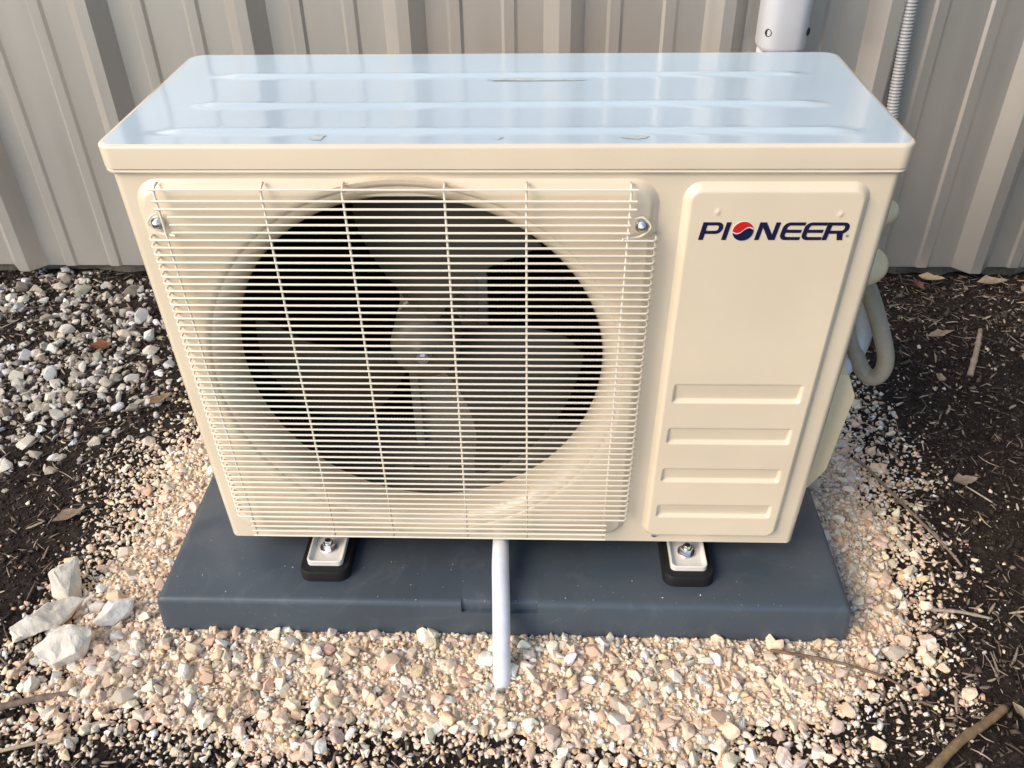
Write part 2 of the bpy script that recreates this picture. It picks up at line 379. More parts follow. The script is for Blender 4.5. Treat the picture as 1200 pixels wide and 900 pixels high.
while nbig < 300 and tries < 9000:
    tries += 1; x, y = random.uniform(-1.2, -.64), random.uniform(.15, .92); a = np.array([x]), np.array([y])
    if random.random() > greyness(*a)[0]: continue
    s = random.uniform(.010, .020) if random.random() < .75 else random.uniform(.018, .027)
    if try_place(x, y, s, .8): put_stone(x, y, s, True); nbig += 1
# (b) middling and small gravel: beyond counting
def scatter(n, x0, x1, y0, y1, prob):
    x = rng.uniform(x0, x1, n); y = rng.uniform(y0, y1, n); k = rng.uniform(0, 1, n) < prob(x, y); return x[k], y[k]
def bedprob(lo, hi): return lambda x, y: np.clip((bedness(x, y)-lo)/(hi-lo), 0, 1)*clear_of_pad(x, y)
x, y = scatter(70000, -.74, .74, -.36, .64, bedprob(-.075, .045)); s = rng.gamma(3, .0009, len(x))+.0014; s = np.minimum(s, .0065)
batch('gravel', x, y, surf_h(x, y)+s*.3, s, pick_cols(PALETTE, len(x)), STONES1, label='fine cream and peach gravel spread around the slate grey pad', cat='gravel')
x, y = scatter(6500, -.72, .69, -.34, .62, lambda x, y: bedprob(-.05, .05)(x, y)*np.where(y < -.07, 1, .5)); s = rng.gamma(2.2, .0021, len(x))+.0025; s = np.minimum(s, .0125)
batch('coarse_gravel', x, y, surf_h(x, y)+s*.38+.001, s, pick_cols(PALETTE, len(x)), STONES2, label='coarser cream, white and peach chips lying over the fine gravel', cat='gravel', smooth=False)
x, y = scatter(5600, -1.35, -.55, .05, .95, lambda x, y: greyness(x, y)); s = rng.gamma(2.2, .0023, len(x))+.002; s = np.minimum(s, .015)
batch('weathered_gravel', x, y, surf_h(x, y)+s*.10, s, pick_cols(PGREY*.78, len(x), .28), STONES2, label='dirty grey loose gravel left of the unit by the wall', cat='gravel')
# chips thrown on the soil
def chipprob(x, y):
    b = bedness(x, y); return np.where(b < -.01, np.clip(np.clip(1+b/.16, 0, 1)**2*.9+.22*vnoise(x, y, 12, 33)**2, .03, 1), 0)
x, y = scatter(30000, -1.2, 1.2, -.35, .92, chipprob); s = rng.gamma(1.7, .0012, len(x))+.0008; s = np.minimum(s, .008)
batch('scattered_chips', x, y, surf_h(x, y)+s*.3, s, pick_cols(np.concatenate([PALETTE, PGREY]), len(x), .2), STONES1, label='white stone chips scattered over the dark soil', cat='gravel')

# soil crumbs and litter
def soilprob(x, y): return np.clip((.045-bedness(x, y))/.06, .0, 1)
x, y = scatter(85000, -1.25, 1.25, -.36, .95, soilprob); s = rng.gamma(1.8, .0011, len(x))+.0008; s = np.minimum(s, .009)
cc = np.array([(.028, .021, .018), (.042, .032, .026), (.07, .054, .043), (.020, .016, .014), (.12, .094, .074)])[rng.integers(0, 5, len(x))]*rng.uniform(.7, 1.3, (len(x), 1))
batch('soil_crumbs', x, y, ground_h(x, y)+s*.25, s, cc, STONES0, 'crumb', label='crumbly dark brown soil on either side of the gravel', cat='soil')
def shreds(name, n, prob, lens, wid, pal, label, cat, box=(-1.25, 1.25, -.36, .95)):
    x, y = scatter(n, *box, prob); n = len(x); L = rng.gamma(2.2, lens, n)+.003; W = rng.gamma(2, .5, n)*wid+.0003
    a = rng.uniform(0, PI, n); t = rng.normal(0, .22, n); bend = rng.normal(0, .09, n); Vs = np.zeros((n, 16, 3))
    for k in range(4):
        u = k/3-.5; cx = u*L; cy = bend*L*(u*u*2-.25); cz = t*u*L; ww = W*(.5, 1, .9, .4)[k]
        for q, (ox, oz) in enumerate(((-1, 0), (0, .8), (1, 0), (0, -.8))):
            Vs[:, k*4+q, 0] = cx; Vs[:, k*4+q, 1] = cy+ox*ww; Vs[:, k*4+q, 2] = cz+oz*ww*.6
    c, s_ = np.cos(a)[:, None], np.sin(a)[:, None]; X = Vs[..., 0]*c-Vs[..., 1]*s_+x[:, None]; Y = Vs[..., 0]*s_+Vs[..., 1]*c+y[:, None]
    Z = Vs[..., 2]+(surf_h(x, y)+W*.5+.0025+np.abs(t)*L*.25)[:, None]
    f = [(k*4+q, k*4+(q+1) % 4, (k+1)*4+(q+1) % 4, (k+1)*4+q) for k in range(3) for q in range(4)]
    Fa = (np.array(f)[None]+(np.arange(n)*16)[:, None, None]).reshape(-1, 4)
    cols = np.repeat(pick_cols(np.array(pal), n, .2), 16, 0)
    return tag(mk(name, np.stack([X, Y, Z], -1).reshape(-1, 3), Fa, 'wood', cols=cols), label, cat, kind='stuff')
def litprob(x, y):
    b = bedness(x, y); p = np.where(b < .0, .5, .02); p = p+np.where((x > .6) & (y > .62), .5, 0)+np.where((x > .5) & (y < 0), .3, 0)
    return p*(.4+.9*vnoise(x, y, 10, 21))
shreds('soil_litter', 20000, litprob, .0055, .0011, [(.20, .15, .11), (.30, .24, .18), (.12, .09, .07), (.46, .38, .29), (.09, .07, .06), (.26, .21, .17)], 'shredded bark and twiggy litter strewn over the dark soil', 'litter')

# ------------------------------------------------------------------ pad
pad = MB()
prof_n = [(PADY0-.004, -.006), (PADY0-.0012, .056), (PADY0+.0005, .0612), (PADY0+.004, .0642), (PADY0+.009, PADH), (PADY0+.05, PADH), (PADY1-.008, PADH), (PADY1, .058), (PADY1+.004, -.006)]
prof_k = [(PADY0-.004, -.006), (PADY0-.0017, .0475), (PADY0+.0035, .0478), (PADY0+.0040, .0600), (PADY0+.009, PADH), (PADY0+.05, PADH), (PADY1-.008, PADH), (PADY1, .058), (PADY1+.004, -.006)]
xs = [(PADX0, prof_n), (-.0636, prof_n), (-.0630, prof_k), (.0400, prof_k), (.0406, prof_n), (PADX1, prof_n)]
# side edges rolled over: extra narrow sections
def inset(prof, d, hz): return [(yy+(d if k < 4 else 0)-(d if k > 6 else 0), min(zz, hz)) for k, (yy, zz) in enumerate(prof)]
P = [[(PADX0-.004, yy, -.006) for yy, zz in inset(prof_n, .003, -.006)], [(PADX0-.001, yy, zz) for yy, zz in inset(prof_n, .003, .056)], [(PADX0+.001, yy, zz) for yy, zz in inset(prof_n, .0015, .0612)], [(PADX0+.0045, yy, zz) for yy, zz in inset(prof_n, .0004, .0642)]]
P += [[(xx+(.010 if i == 0 else -.010 if i == 5 else 0), yy, zz) for yy, zz in pr] for i, (xx, pr) in enumerate(xs)]
P += [[(PADX1-.0045, yy, zz) for yy, zz in inset(prof_n, .0004, .0642)], [(PADX1-.001, yy, zz) for yy, zz in inset(prof_n, .0015, .0612)], [(PADX1+.001, yy, zz) for yy, zz in inset(prof_n, .003, .056)], [(PADX1+.004, yy, -.006) for yy, zz in inset(prof_n, .003, -.006)]]
pad.grid(P)
pado = pad.build('equipment_pad', 'pad', smooth=True, weld=True); sharp(pado.data, 50)
tag(pado, 'slate grey moulded plastic pad under the heat pump, sunk in gravel', 'equipment pad')

x = rng.uniform(PADX0+.01, PADX1-.01, 150); y = PADY0+.004+rng.uniform(0, 1, 150)**1.8*.3; k = (np.abs(x) > .41) | (y < -.005); x, y = x[k], y[k]; s = rng.gamma(1.6, .00035, len(x))+.0004
batch('pad_grit', x, y, np.full(len(x), PADH+.0002), s, pick_cols(PALETTE*.8, len(x), .2), STONES0, 'crumb', label='pale grit and dust grains lying on top of the slate pad', cat='grit')
# ------------------------------------------------------------------ unseen hedge added on the right to block light and shade that side
hedge = bpy.data.objects.new('hedge_light_blocker', None); COL.objects.link(hedge); hedge.location = (2.1, -.3, 0)
tag(hedge, 'added hedge-shaped light blocker, out of view right of the unit', 'light blocker')
nl = 34000; hy = rng.uniform(-1.75, 1.55, nl); hz = rng.uniform(.005, 1, nl)**.85*3.6; dep = rng.uniform(0, 1, nl)**1.6
front = 1.50+.22*vnoise(hy, hz, 2.2, 41)+.14*vnoise(hy, hz, 6, 42)+.12*(hz/3.6)**2
hx = front+dep*.75-2.1; top = 3.2+.4*vnoise(hy, hx, 3, 43); keep = hz < top; hx, hy, hz = hx[keep], hy[keep], hz[keep]; nl = len(hx)
a = rng.normal(size=(nl, 3)); a /= np.linalg.norm(a, axis=1)[:, None]; c_ = rng.normal(size=(nl, 3)); c_ = np.cross(a, c_); c_ /= np.linalg.norm(c_, axis=1)[:, None]
sL = rng.uniform(.02, .042, nl)[:, None]; ctr = np.stack([hx, hy, hz], -1)
LV = np.stack([ctr-a*sL, ctr+c_*sL*.5+a*sL*.1, ctr+a*sL, ctr-c_*sL*.5+a*sL*.1], 1).reshape(-1, 3)
cg = np.array([(.035, .06, .02), (.05, .085, .028), (.025, .045, .016), (.06, .09, .03)])[rng.integers(0, 4, nl)]
mk('blocker_foliage', LV, np.arange(nl*4).reshape(-1, 4), 'crumb', hedge, cols=np.repeat(cg, 4, 0))
for k in range(6):
    yy = -1.45+k*.55; b = MB(); b.tube(spline([(.03, yy, -.02), (-.02, yy+.04, .7), (.05, yy-.03, 1.5), (.02, yy, 2.4)], 6), [.045-.0018*i for i in range(19)], 8)
    o = mk('blocker_stem', b.v, b.f, 'wood', hedge, cols=np.repeat(np.array([(.12, .09, .06)]), len(b.v), 0), smooth=True)

# ------------------------------------------------------------------ corrugated wall
WY = .93; PER = .3085; X0 = .0425; WZ0, WZ1 = .027, 2.5
def rib_profile(xa):   # one period starting at xa (rib then flat with two small ribs)
    q = [(0, 0), (.030, .032), (.052, .032), (.080, 0), (.122, 0), (.128, .0045), (.147, .0045), (.153, 0), (.227, 0), (.233, .0045), (.252, .0045), (.258, 0)]
    return [(xa+a, WY-b) for a, b in q]
wall = bpy.data.objects.new('corrugated_metal_wall', None); COL.objects.link(wall); wall.location = (0, WY, 0)
tag(wall, 'beige ribbed metal sheet wall standing behind the heat pump', 'wall')
M['concrete'] = mat('footing_concrete', (.20, .17, .13), .95, spec=.2, var=.35, vscale=25, bump=.9, bscale=60, bdist=.01, detail=9)
fx_ = np.arange(-2.2, 2.2, .02); b = MB()
b.grid([[(x, WY+.018+.012*float(vnoise(x, z, 25, 51))+.010*float(vnoise(x, z, 70, 52)), z) for x in fx_] for z in np.arange(-.06, .13, .01)])
b.build('footing', 'concrete', wall, (0, -WY, 0), smooth=True)
for k in range(-3, 4):
    xa = X0+PER*3*k-PER
    pr = []
    for j in range(3): pr += rib_profile(xa+PER*j)
    e = xa+PER*3; pr += [(e-.0005, WY-.0009), (e+.0293, WY-.0335), (e+.0527, WY-.0335), (e+.0665, WY-.0180)]    # lap over the next sheet's first rib
    zs = [WZ0, .8, 1.6, WZ1]; b = MB()
    b.grid([[(xx, yy, zz+(.0 if zz > WZ0 else .0015*math.sin(k*2.1))) for xx, yy in pr] for zz in zs])
    b.grid([[(xx, yy+.0008, zz) for xx, yy in reversed(pr)] for zz in zs])
    o = b.build('wall_sheet', 'wall', wall, (0, -WY, 0), bevel=0)
    # hex head screws, one row above the ground
    for j in range(3):
        for dx in (.1,):
            sc = MB(); sc.lathe([(0, -.005), (.0042, -.005), (.0045, -.0012), (.0075, -.0012), (.0078, 0)], (xa+PER*j+.19, WY, .98), n=6)
            sc.build('wall_screw', 'zinc', wall, (0, -WY, 0))

# ------------------------------------------------------------------ the heat pump
def sx_of(z): return 1-.045*(.655-z)/.545      # the casing narrows a little towards its base
Z0, ZT, ZL = .110, .680, .655; D = .306
ac = bpy.data.objects.new('heat_pump_unit', None); COL.objects.link(ac); ac.location = (0, .15, PADH)
tag(ac, 'cream outdoor heat pump unit with wire fan grille standing on slate pad', 'heat pump')
OFF = (0, -.15, -PADH)
def part(mb, name, m, parent=None, **k): return mb.build(name, m, parent or ac, OFF if parent is None else (0, 0, 0), **k)
def corner(x, y, rx, ry, a0, a1, n=7): return [(x+rx*math.cos(a0+(a1-a0)*i/n), y+ry*math.sin(a0+(a1-a0)*i/n)) for i in range(n+1)]
FX = .400      # half width of the flat front
def plan(ex=0, fr=0):    # left front round the back to right front
    l = corner(-FX, .018-fr, .012+ex*.7, .018, -PI/2, -PI, 8)
    bk = corner(-.412-ex*.7+.02, D-.02+ex, .02, .02, PI, PI/2, 5)+corner(.412+ex*.7-.02, D-.02+ex, .02, .02, PI/2, 0, 5)
    return l+bk+corner(FX, .018-fr, .012+ex*.7, .018, 0, -PI/2, 8)
b = MB(); pl = plan()
b.grid([[(x, y, z) for x, y in pl] for z in (Z0-.002, Z0+.004, ZL-.02, ZL+.004)])
# the flat of the front round the grille opening and the service panel (no overlap)
GR = (-.3900, .1660, .1230, .6425)      # raised grille field
gx0, gx1, gz0, gz1 = GR[0]+.02, GR[1]-.02, GR[2]+.02, GR[3]-.02
def quad(x0, x1, z0, z1, y=0.0): b.add([(x0, y, z0), (x1, y, z0), (x1, y, z1), (x0, y, z1)], [(0, 1, 2, 3)])
zb, zt_ = Z0-.002, ZL+.004
quad(-FX, gx0, zb, zt_); quad(gx1, FX, zb, zt_); quad(gx0, gx1, zb, gz0); quad(gx0, gx1, gz1, zt_)
part(b, 'cabinet', 'paint', smooth=True, weld=True)
b = MB(); b.grid([[(x*.995, y*.99+.003, z) for x, y in plan()] for z in (Z0+.0005,)]+[[(0, .15, Z0+.0005)]*len(plan())]); part(b, 'base_tray', 'paint')
# raised field with the bell mouth, built as rings about the fan axis
FC = (-.1075, .385); NA = 360
def rr(x0, x1, z0, z1, r, th):   # where a ray from the fan axis meets a rounded rectangle
    dx, dz = math.cos(th), math.sin(th); lo, hi = 0, 1.0
    for _ in range(34):
        mid = (lo+hi)/2; x, z = FC[0]+dx*mid, FC[1]+dz*mid
        qx = max(x0+r-x, x-x1+r, 0); qz = max(z0+r-z, z-z1+r, 0)
        inside = (x0 <= x <= x1 and z0 <= z <= z1) and qx*qx+qz*qz <= r*r
        if inside: lo = mid
        else: hi = mid
    return lo
ths = sorted([2*PI*k/NA for k in range(NA)]+[math.atan2(zc-FC[1], xc-FC[0]) % (2*PI)+d for xc in (GR[0]+.008, GR[1]-.008) for zc in (GR[2]+.008, GR[3]-.008) for d in np.linspace(-.06, .06, 20)])
HP = .009
rings = [(.2285, .040), (.2285, .030), (.2290, .024), (.2310, .016), (.2345, .008), (.2400, .001), (.2460, -.0035), (.2500, -.0050), (.2512, -.0050), (.2520, -.0064), (.2560, -.0084), (.2590, -HP+.0002)]
P = [[(FC[0]+r*math.cos(t), h, FC[1]+r*math.sin(t)) for t in ths+[ths[0]]] for r, h in rings]
for ins, h, rad in ((.0115, -HP, .018), (.0095, -HP+.0008, .020), (.006, -HP*.62, .0235), (.0025, -HP*.22, .027), (0, .0, .0295), (-.002, .0003, .031)):
    row = []
    for t in ths+[ths[0]]:
        q = rr(GR[0]+ins, GR[1]-ins, GR[2]+ins, GR[3]-ins, rad, t); q = max(q, .2594)
        row.append((FC[0]+q*math.cos(t), h, FC[1]+q*math.sin(t)))
    P.append(row)
b = MB(); b.grid(P); fp = part(b, 'fan_surround', 'paint', smooth=True)
sharp(fp.data, 60)
# service panel: raised, four pressed slots, two dimples
SP = (.1865, .3860, .1180, .6425)
sx = np.linspace(SP[0], SP[1], 150); sz = np.concatenate([np.linspace(SP[2], .395, 260), np.linspace(.397, SP[3], 120)])
SX, SZ = np.meshgrid(sx, sz, indexing='ij')
def rrd(X, Z, x0, x1, z0, z1, r):
    qx = np.maximum(np.maximum(x0+r-X, X-x1+r), -1); qz = np.maximum(np.maximum(z0+r-Z, Z-z1+r), -1)
    return r-np.hypot(np.maximum(qx, 0), np.maximum(qz, 0))+np.where((qx <= 0) & (qz <= 0), np.minimum(-qx, -qz), 0)
def sm(t): t = np.clip(t, 0, 1); return t*t*(3-2*t)
# left and right edges lean in slightly towards the bottom
dd = rrd(SX, SZ, SP[0]+.001, SP[1]-.001, SP[2]+.001, SP[3]-.001, .022)
Hh = HP*sm(dd/.011)-.0012
for z1_, z0_ in ((.3855, .3565), (.318, .2915), (.251, .2265), (.1865, .1625)):
    ds = rrd(SX, SZ, .2065, .3640, z0_, z1_, .004)
    tz = np.clip((z1_-SZ)/(z1_-z0_), 0, 1)
    Hh -= .0055*sm(ds/.0035)*(.25+.75*tz)
for (cx, cz) in ((.2265, .6085), (.3540, .6060)): Hh += .0016*np.exp(-((SX-cx)**2+(SZ-cz)**2)/.0022**2)
n1, n2 = SX.shape; idx = np.arange(n1*n2).reshape(n1, n2)
F = np.stack([idx[:-1, :-1], idx[1:, :-1], idx[1:, 1:], idx[:-1, 1:]], -1).reshape(-1, 4)
sp = mk('service_panel', np.stack([SX, -Hh, SZ], -1).reshape(-1, 3), F, 'paint', ac, OFF, smooth=True)
b = MB(); b.lathe([(0, -.005), (.003, -.0046), (.0046, -.003), (.0046, 0)], (.2095, .002, .1215), n=14); part(b, 'screw', 'zinc', smooth=True)
b = MB(); b.lathe([(0, -.006), (.003, -.005), (.0046, -.003), (.0046, 0)], (-.412, .03, .60), axis='x', n=14); part(b, 'screw', 'zinc', smooth=True)
b = MB(); b.tube([(x*1.004, y*1.0-.0025 if y < .05 else y, .6515) for x, y in plan()+plan()[:1]], .0026, 6); part(b, 'top_flange', 'paint', smooth=True)

# lid: pressed sheet with three beads
lx = np.concatenate([np.linspace(-.4, -.36, 24), np.linspace(-.35, .35, 30), np.linspace(.36, .4, 24)]); lp = plan(.006, .006)
b = MB()
def lid_ring(ins, z): 
    out = []
    for x, y in lp:
        cx, cy = max(min(x, .396), -.396), max(min(y, D-.02), .012)
        dx, dy = x-cx, y-cy; L = math.hypot(dx, dy) or 1
        out.append((x-dx/L*ins, y-dy/L*ins, z))
    return out
R = [lid_ring(0, ZL), lid_ring(0, ZT-.0035), lid_ring(.0004, ZT-.0018), lid_ring(.0016, ZT-.0005), lid_ring(.005, ZT)]
R = [r+[r[0]] for r in R]
b.grid([[(p[0], p[1], p[2]) for p in r] for r in R])
b.grid([R[0], [(p[0]*.99, p[1]*.97+.005, ZL+.0005) for p in R[0]]])
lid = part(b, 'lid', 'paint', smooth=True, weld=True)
# top sheet as a height field inside the rim
tx = np.linspace(-.395, .395, 240); ty = np.linspace(0, 1, 170)
ring = np.array([(p[0], p[1]) for p in lid_ring(.005, ZT)])
def yspan(x):
    xs_, ys_ = ring[:, 0], ring[:, 1]; cand = []
    pts = np.vstack([ring, ring[:1]])
    for (xa, ya), (xb, yb) in zip(pts, pts[1:]):
        if min(xa, xb)-1e-9 <= x <= max(xa, xb)+1e-9 and abs(xb-xa) > 1e-9: cand.append(ya+(yb-ya)*(x-xa)/(xb-xa))
    return (min(cand), max(cand)) if cand else (.02, D-.02)
xm = ring[:, 0].max()-.0003; tx = np.concatenate([np.linspace(-xm, -.38, 26), np.linspace(-.378, .378, 100), np.linspace(.38, xm, 26)])
V = []
for x in tx:
    y0, y1 = yspan(x)
    for t in ty: V.append((x, y0+(y1-y0)*t, ZT))
V = np.array(V)
def bead(x, y, yc, x0, x1): 
    return .0036*np.exp(-((y-yc)/.0075)**2)*sm((x-x0)/.04)*sm((x1-x)/.04)
V[:, 2] += bead(V[:, 0], V[:, 1], .034, -.372, .372)+bead(V[:, 0], V[:, 1], .114, -.362, .362)+bead(V[:, 0], V[:, 1], .218, -.362, .362)
V[:, 2] += .0008*np.sin(V[:, 0]*9)*np.sin(V[:, 1]*12)*sm((V[:, 1])/.06)*sm((D-V[:, 1])/.06)*sm((.36-np.abs(V[:, 0]))/.1)
n1, n2 = len(tx), len(ty); idx = np.arange(n1*n2).reshape(n1, n2)
F = np.stack([idx[:-1, :-1], idx[1:, :-1], idx[1:, 1:], idx[:-1, 1:]], -1).reshape(-1, 4)
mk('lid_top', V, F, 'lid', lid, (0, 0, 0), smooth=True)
def blob(cx, cy, a, bb, seed, z, n=40):
    r = random.Random(seed); ph = [r.uniform(0, 6.28) for _ in range(4)]; v = [(cx, cy, z+.0004)]
    for k in range(n):
        t = 2*PI*k/n; q = 1+.18*math.sin(2*t+ph[0])+.14*math.sin(3*t+ph[1])+.08*math.sin(7*t+ph[2]); v.append((cx+a*q*math.cos(t), cy+bb*q*math.sin(t), z))
    return v, [(0, 1+k, 1+(k+1) % n) for k in range(n)]
for i, (cx, cy, a, bb) in enumerate(((-.189, .0155, .0085, .0065), (.137, .0145, .012, .005), (-.002, .0135, .004, .003))):
    v, f = blob(cx, cy, a, bb, i, ZT+.0006); mk('stain', v, f, 'stain', lid, smooth=True)
v, f = blob(.03, .199, .055, .0045, 9, ZT+.0009); mk('stain', v, f, 'stain', lid, smooth=True)

# inside: coil with fins, dark box, motor bracket, motor and fan
b = MB(); b.box(-.385, .16, .262, .268, .125, .64)
for k in range(109): x = -.383+k*.005; b.add([(x, .235, .125), (x, .262, .125), (x, .262, .64), (x, .235, .64)], [(0, 1, 2, 3)])
part(b, 'coil', 'coil')
b = MB(); b.grid([[(x, y, z) for x, y in ((-.39, .050), (-.39, .26))] for z in (.125, .64)]); b.grid([[(x, y, z) for x, y in ((.165, .050), (.165, .26))] for z in (.125, .64)])
b.grid([[(x, y, z) for x in (-.39, .165)] for y, z in ((.050, .642), (.26, .642))])
part(b, 'inner_lining', 'inner')
b = MB(); b.box(-.389, .164, .050, .26, .120, .124); part(b, 'base_pan', 'pan')
for k in range(4):
    b = MB(); b.box(-.21+k*.055, -.185+k*.055, .125, .132, .1235, .1246); part(b, 'drain_slot', 'coil')
b = MB(); b.box(-.155, -.142, .178, .200, .126, .638); b.box(-.142, -.045, .190, .193, .126, .638); b.box(-.045, -.032, .178, .200, .126, .638)
b.box(-.16, -.128, .168, .176, .425, .47); b.box(-.142, -.045, .1855, .1895, .33, .44)
part(b, 'motor_bracket', 'galv', bevel=.001)
b = MB(); b.lathe([(0, -.006), (.006, -.004), (.008, 0)], (-.143, .168, .448), n=12); part(b, 'screw', 'zinc', smooth=True)
b = MB(); b.lathe([(0, 0), (.040, .001), (.046, .006), (.046, .06), (.04, .066), (0, .067)], (FC[0], .115, FC[1]), n=32); part(b, 'fan_motor', 'galv', smooth=True)
fan = bpy.data.objects.new('fan', None); COL.objects.link(fan); fan.parent = ac; fan.location = OFF
b = MB(); b.lathe([(0, -.012), (.012, -.012), (.018, -.004), (.030, -.001), (.040, .003), (.0455, .012), (.046, .055)], (FC[0], .056, FC[1]), n=40); b.build('hub', 'hub', fan, smooth=True)
b = MB(); b.lathe([(0, -.006), (.005, -.006), (.0058, -.004), (.0058, 0), (.009, 0), (.009, .003)], (FC[0], .042, FC[1]), n=6); b.build('nut', 'zinc', fan)
for k in range(3):
    a0 = math.radians(-27+120*k); P = []; Q = []
    for i in range(13):
        u = i/12; r = .042+(.214-.042)*u; row = []; row2 = []
        span = math.radians(56+14*u); sweep = math.radians(-16*u*u)
        for j in range(15):
            t = j/14; th = a0+sweep+(t-.5)*span*(1-.10*max(0, u-.85)/.15)
            yy = .062+.050*t+.012*math.sin(PI*t)*(-1)-.010*u*(1-t)
            row.append((FC[0]+r*math.cos(th), yy, FC[1]+r*math.sin(th))); row2.append((FC[0]+r*math.cos(th), yy+.003, FC[1]+r*math.sin(th)))
        P.append(row); Q.append(row2)
    b = MB(); b.grid(P); b.grid(Q); b.build('blade', 'fan', fan, smooth=True)

# wire grille: horizontal wires in front of six uprights
WR = .00135; WF = -.0225
grille = bpy.data.objects.new('fan_grille', None); COL.objects.link(grille); grille.parent = ac; grille.location = OFF
def hwire(xa, xb, back):
    r = .006; pts = [(xa, back, 0), (xa, WF+r, 0)]
    for k in range(1, 5): t = k/4*PI/2; pts.append((xa+r-r*math.cos(t), WF+r-r*math.sin(t), 0))
    pts += [((xa+xb)/2, WF, 0)]
    for k in range(3, -1, -1): t = k/4*PI/2; pts.append((xb-r+r*math.cos(t), WF+r-r*math.sin(t), 0))
    pts += [(xb, back, 0)]
    v, f = tube(pts, WR, 8); o = mk('horizontal_wire', v, f, 'wire', smooth=True); me = o.data; bpy.data.objects.remove(o); return me
def strw(xa, xb):
    v, f = tube([(xa, WF, 0), ((xa+xb)/2, WF, 0), (xb, WF, 0)], WR, 8); o = mk('horizontal_wire', v, f, 'wire', smooth=True); sharp(o.data, 50); me = o.data; bpy.data.objects.remove(o); return me
full = hwire(-.3800, .1640, -.004); s1 = strw(-.3635, .1400); s2 = strw(-.352, .1350); s3 = strw(-.364, .1365)
zs = [.6395, .6268]+[.6268-.00897*(k+1) for k in range(55)]
for i, z in enumerate(zs):
    if z < .1315: break
    me = s1 if i < 3 else s2 if i < 6 else s3 if z < .168 else full
    o = link('horizontal_wire', me, grille, (0, 0, z)); o.scale.x = sx_of(z)
for x in (-.3600, -.2480, -.1635, -.0580, .0265, .1335):
    zb_ = .1330; pts = [(x, -.006, .6405), (x, -.014, .6400), (x, -.0185, .6375), (x, -.0197, .633), (x, -.0197, .5), (x, -.0197, .4), (x, -.0197, .27), (x, -.0197, zb_)]
    v, f = tube(pts, WR, 8); mk('vertical_wire', v, f, 'wire', grille, smooth=True)
for (x, z) in ((-.3690, .5975), (.1480, .5945)):
    b = MB(); b.lathe([(.0033, -.0028), (.0066, -.0028), (.0072, -.0012), (.0072, .003)], (x, -.0115, z), n=20); b.build('washer', 'zinc', grille, smooth=True)
    b = MB(); b.lathe([(0, -.0055), (.0026, -.0052), (.0044, -.0038), (.0047, 0)], (x, -.0143, z), n=16); b.build('screw', 'zinc', grille, smooth=True)
    b = MB(); sgn = 1 if x < 0 else -1
    b.tube(spline([(x+sgn*.0075, -.012, z+.008), (x-sgn*.001, -.0145, z+.0105), (x-sgn*.0095, -.0145, z), (x, -.0145, z-.0105), (x+sgn*.012, -.018, z-.011), (x+sgn*.020, WF, z-.0105)], 6), .0013, 6); b.build('wire_eye', 'wire', grille, smooth=True)

# name on the service panel
def letter(name, splines, x0, m, z0=.5765, s=.1577/803, shear=.16, y=-HP-.0004+.0012):
    cu = bpy.data.curves.new(name, 'CURVE'); cu.dimensions = '2D'; cu.fill_mode = 'BOTH'; cu.extrude = .0002
    for pts in splines:
        sp_ = cu.splines.new('POLY'); sp_.points.add(len(pts)-1); sp_.use_cyclic_u = True
        for q, (a, c) in zip(sp_.points, pts): q.co = (((x0+a+shear*c)-165)*s, c*s, 0, 1)
    ob = bpy.data.objects.new(name, cu); COL.objects.link(ob); dg = bpy.context.evaluated_depsgraph_get()
    me = bpy.data.meshes.new_from_object(ob.evaluated_get(dg)); bpy.data.objects.remove(ob); bpy.data.curves.remove(cu)
    me.transform(Matrix(((1, 0, 0, .2098), (0, 0, -1, y), (0, 1, 0, z0), (0, 0, 0, 1)))); me.name = name
    me.materials.clear(); me.materials.append(M[m]); return link(name, me, sp)
def arc(cx, cy, r, a0, a1, n=8, ry=None): return [(cx+r*math.cos(math.radians(a0+(a1-a0)*k/n)), cy+(ry or r)*math.sin(math.radians(a0+(a1-a0)*k/n))) for k in range(n+1)]
Pout = [(0, 0), (0, 104)]+arc(82, 70, 32, 90, -90, 12, 34)+[(26, 36), (26, 0)]
Pin = [(26, 86)]+arc(79, 70, 12, 90, -90, 8, 16)+[(26, 54)]
letter('letter', [Pout, Pin], 165, 'navy')
letter('letter', [[(0, 0), (0, 104), (25, 104), (25, 0)]], 290, 'navy')
letter('letter', [[(0, 0), (0, 104), (35, 104), (86, 32), (86, 104), (110, 104), (110, 0), (76, 0), (24, 74), (24, 0)]], 468, 'navy')
Eo = [(114, 104)]+arc(34, 70, 34, 90, 180, 8)+arc(34, 34, 34, 180, 270, 8)+[(112, 0), (112, 18)]+arc(40, 32, 15, 270, 180, 6, 14)+[(25, 43), (106, 43), (106, 61), (25, 61)]+arc(40, 72, 15, 180, 90, 6, 14)+[(114, 86)]
letter('letter', [Eo], 598, 'navy'); letter('letter', [Eo], 714, 'navy')
Ro = [(0, 0), (0, 104)]+arc(90, 71, 32, 90, -70, 12, 33)+[(112, 0), (82, 0), (68, 38), (26, 38), (26, 0)]
Ri = [(26, 86)]+arc(86, 71, 12, 90, -90, 8, 15)+[(26, 56)]
letter('letter', [Ro, Ri], 830, 'navy')
cx, cy, rad = 400, 52, 56
wv = [(cx+u*rad, cy+4+15*math.sin(u*PI)+u*7) for u in np.linspace(-1, 1, 24)]
def clipc(pts, f): return [(x, y) for x, y in pts if math.hypot(x-cx, y-cy) <= rad*1.0]
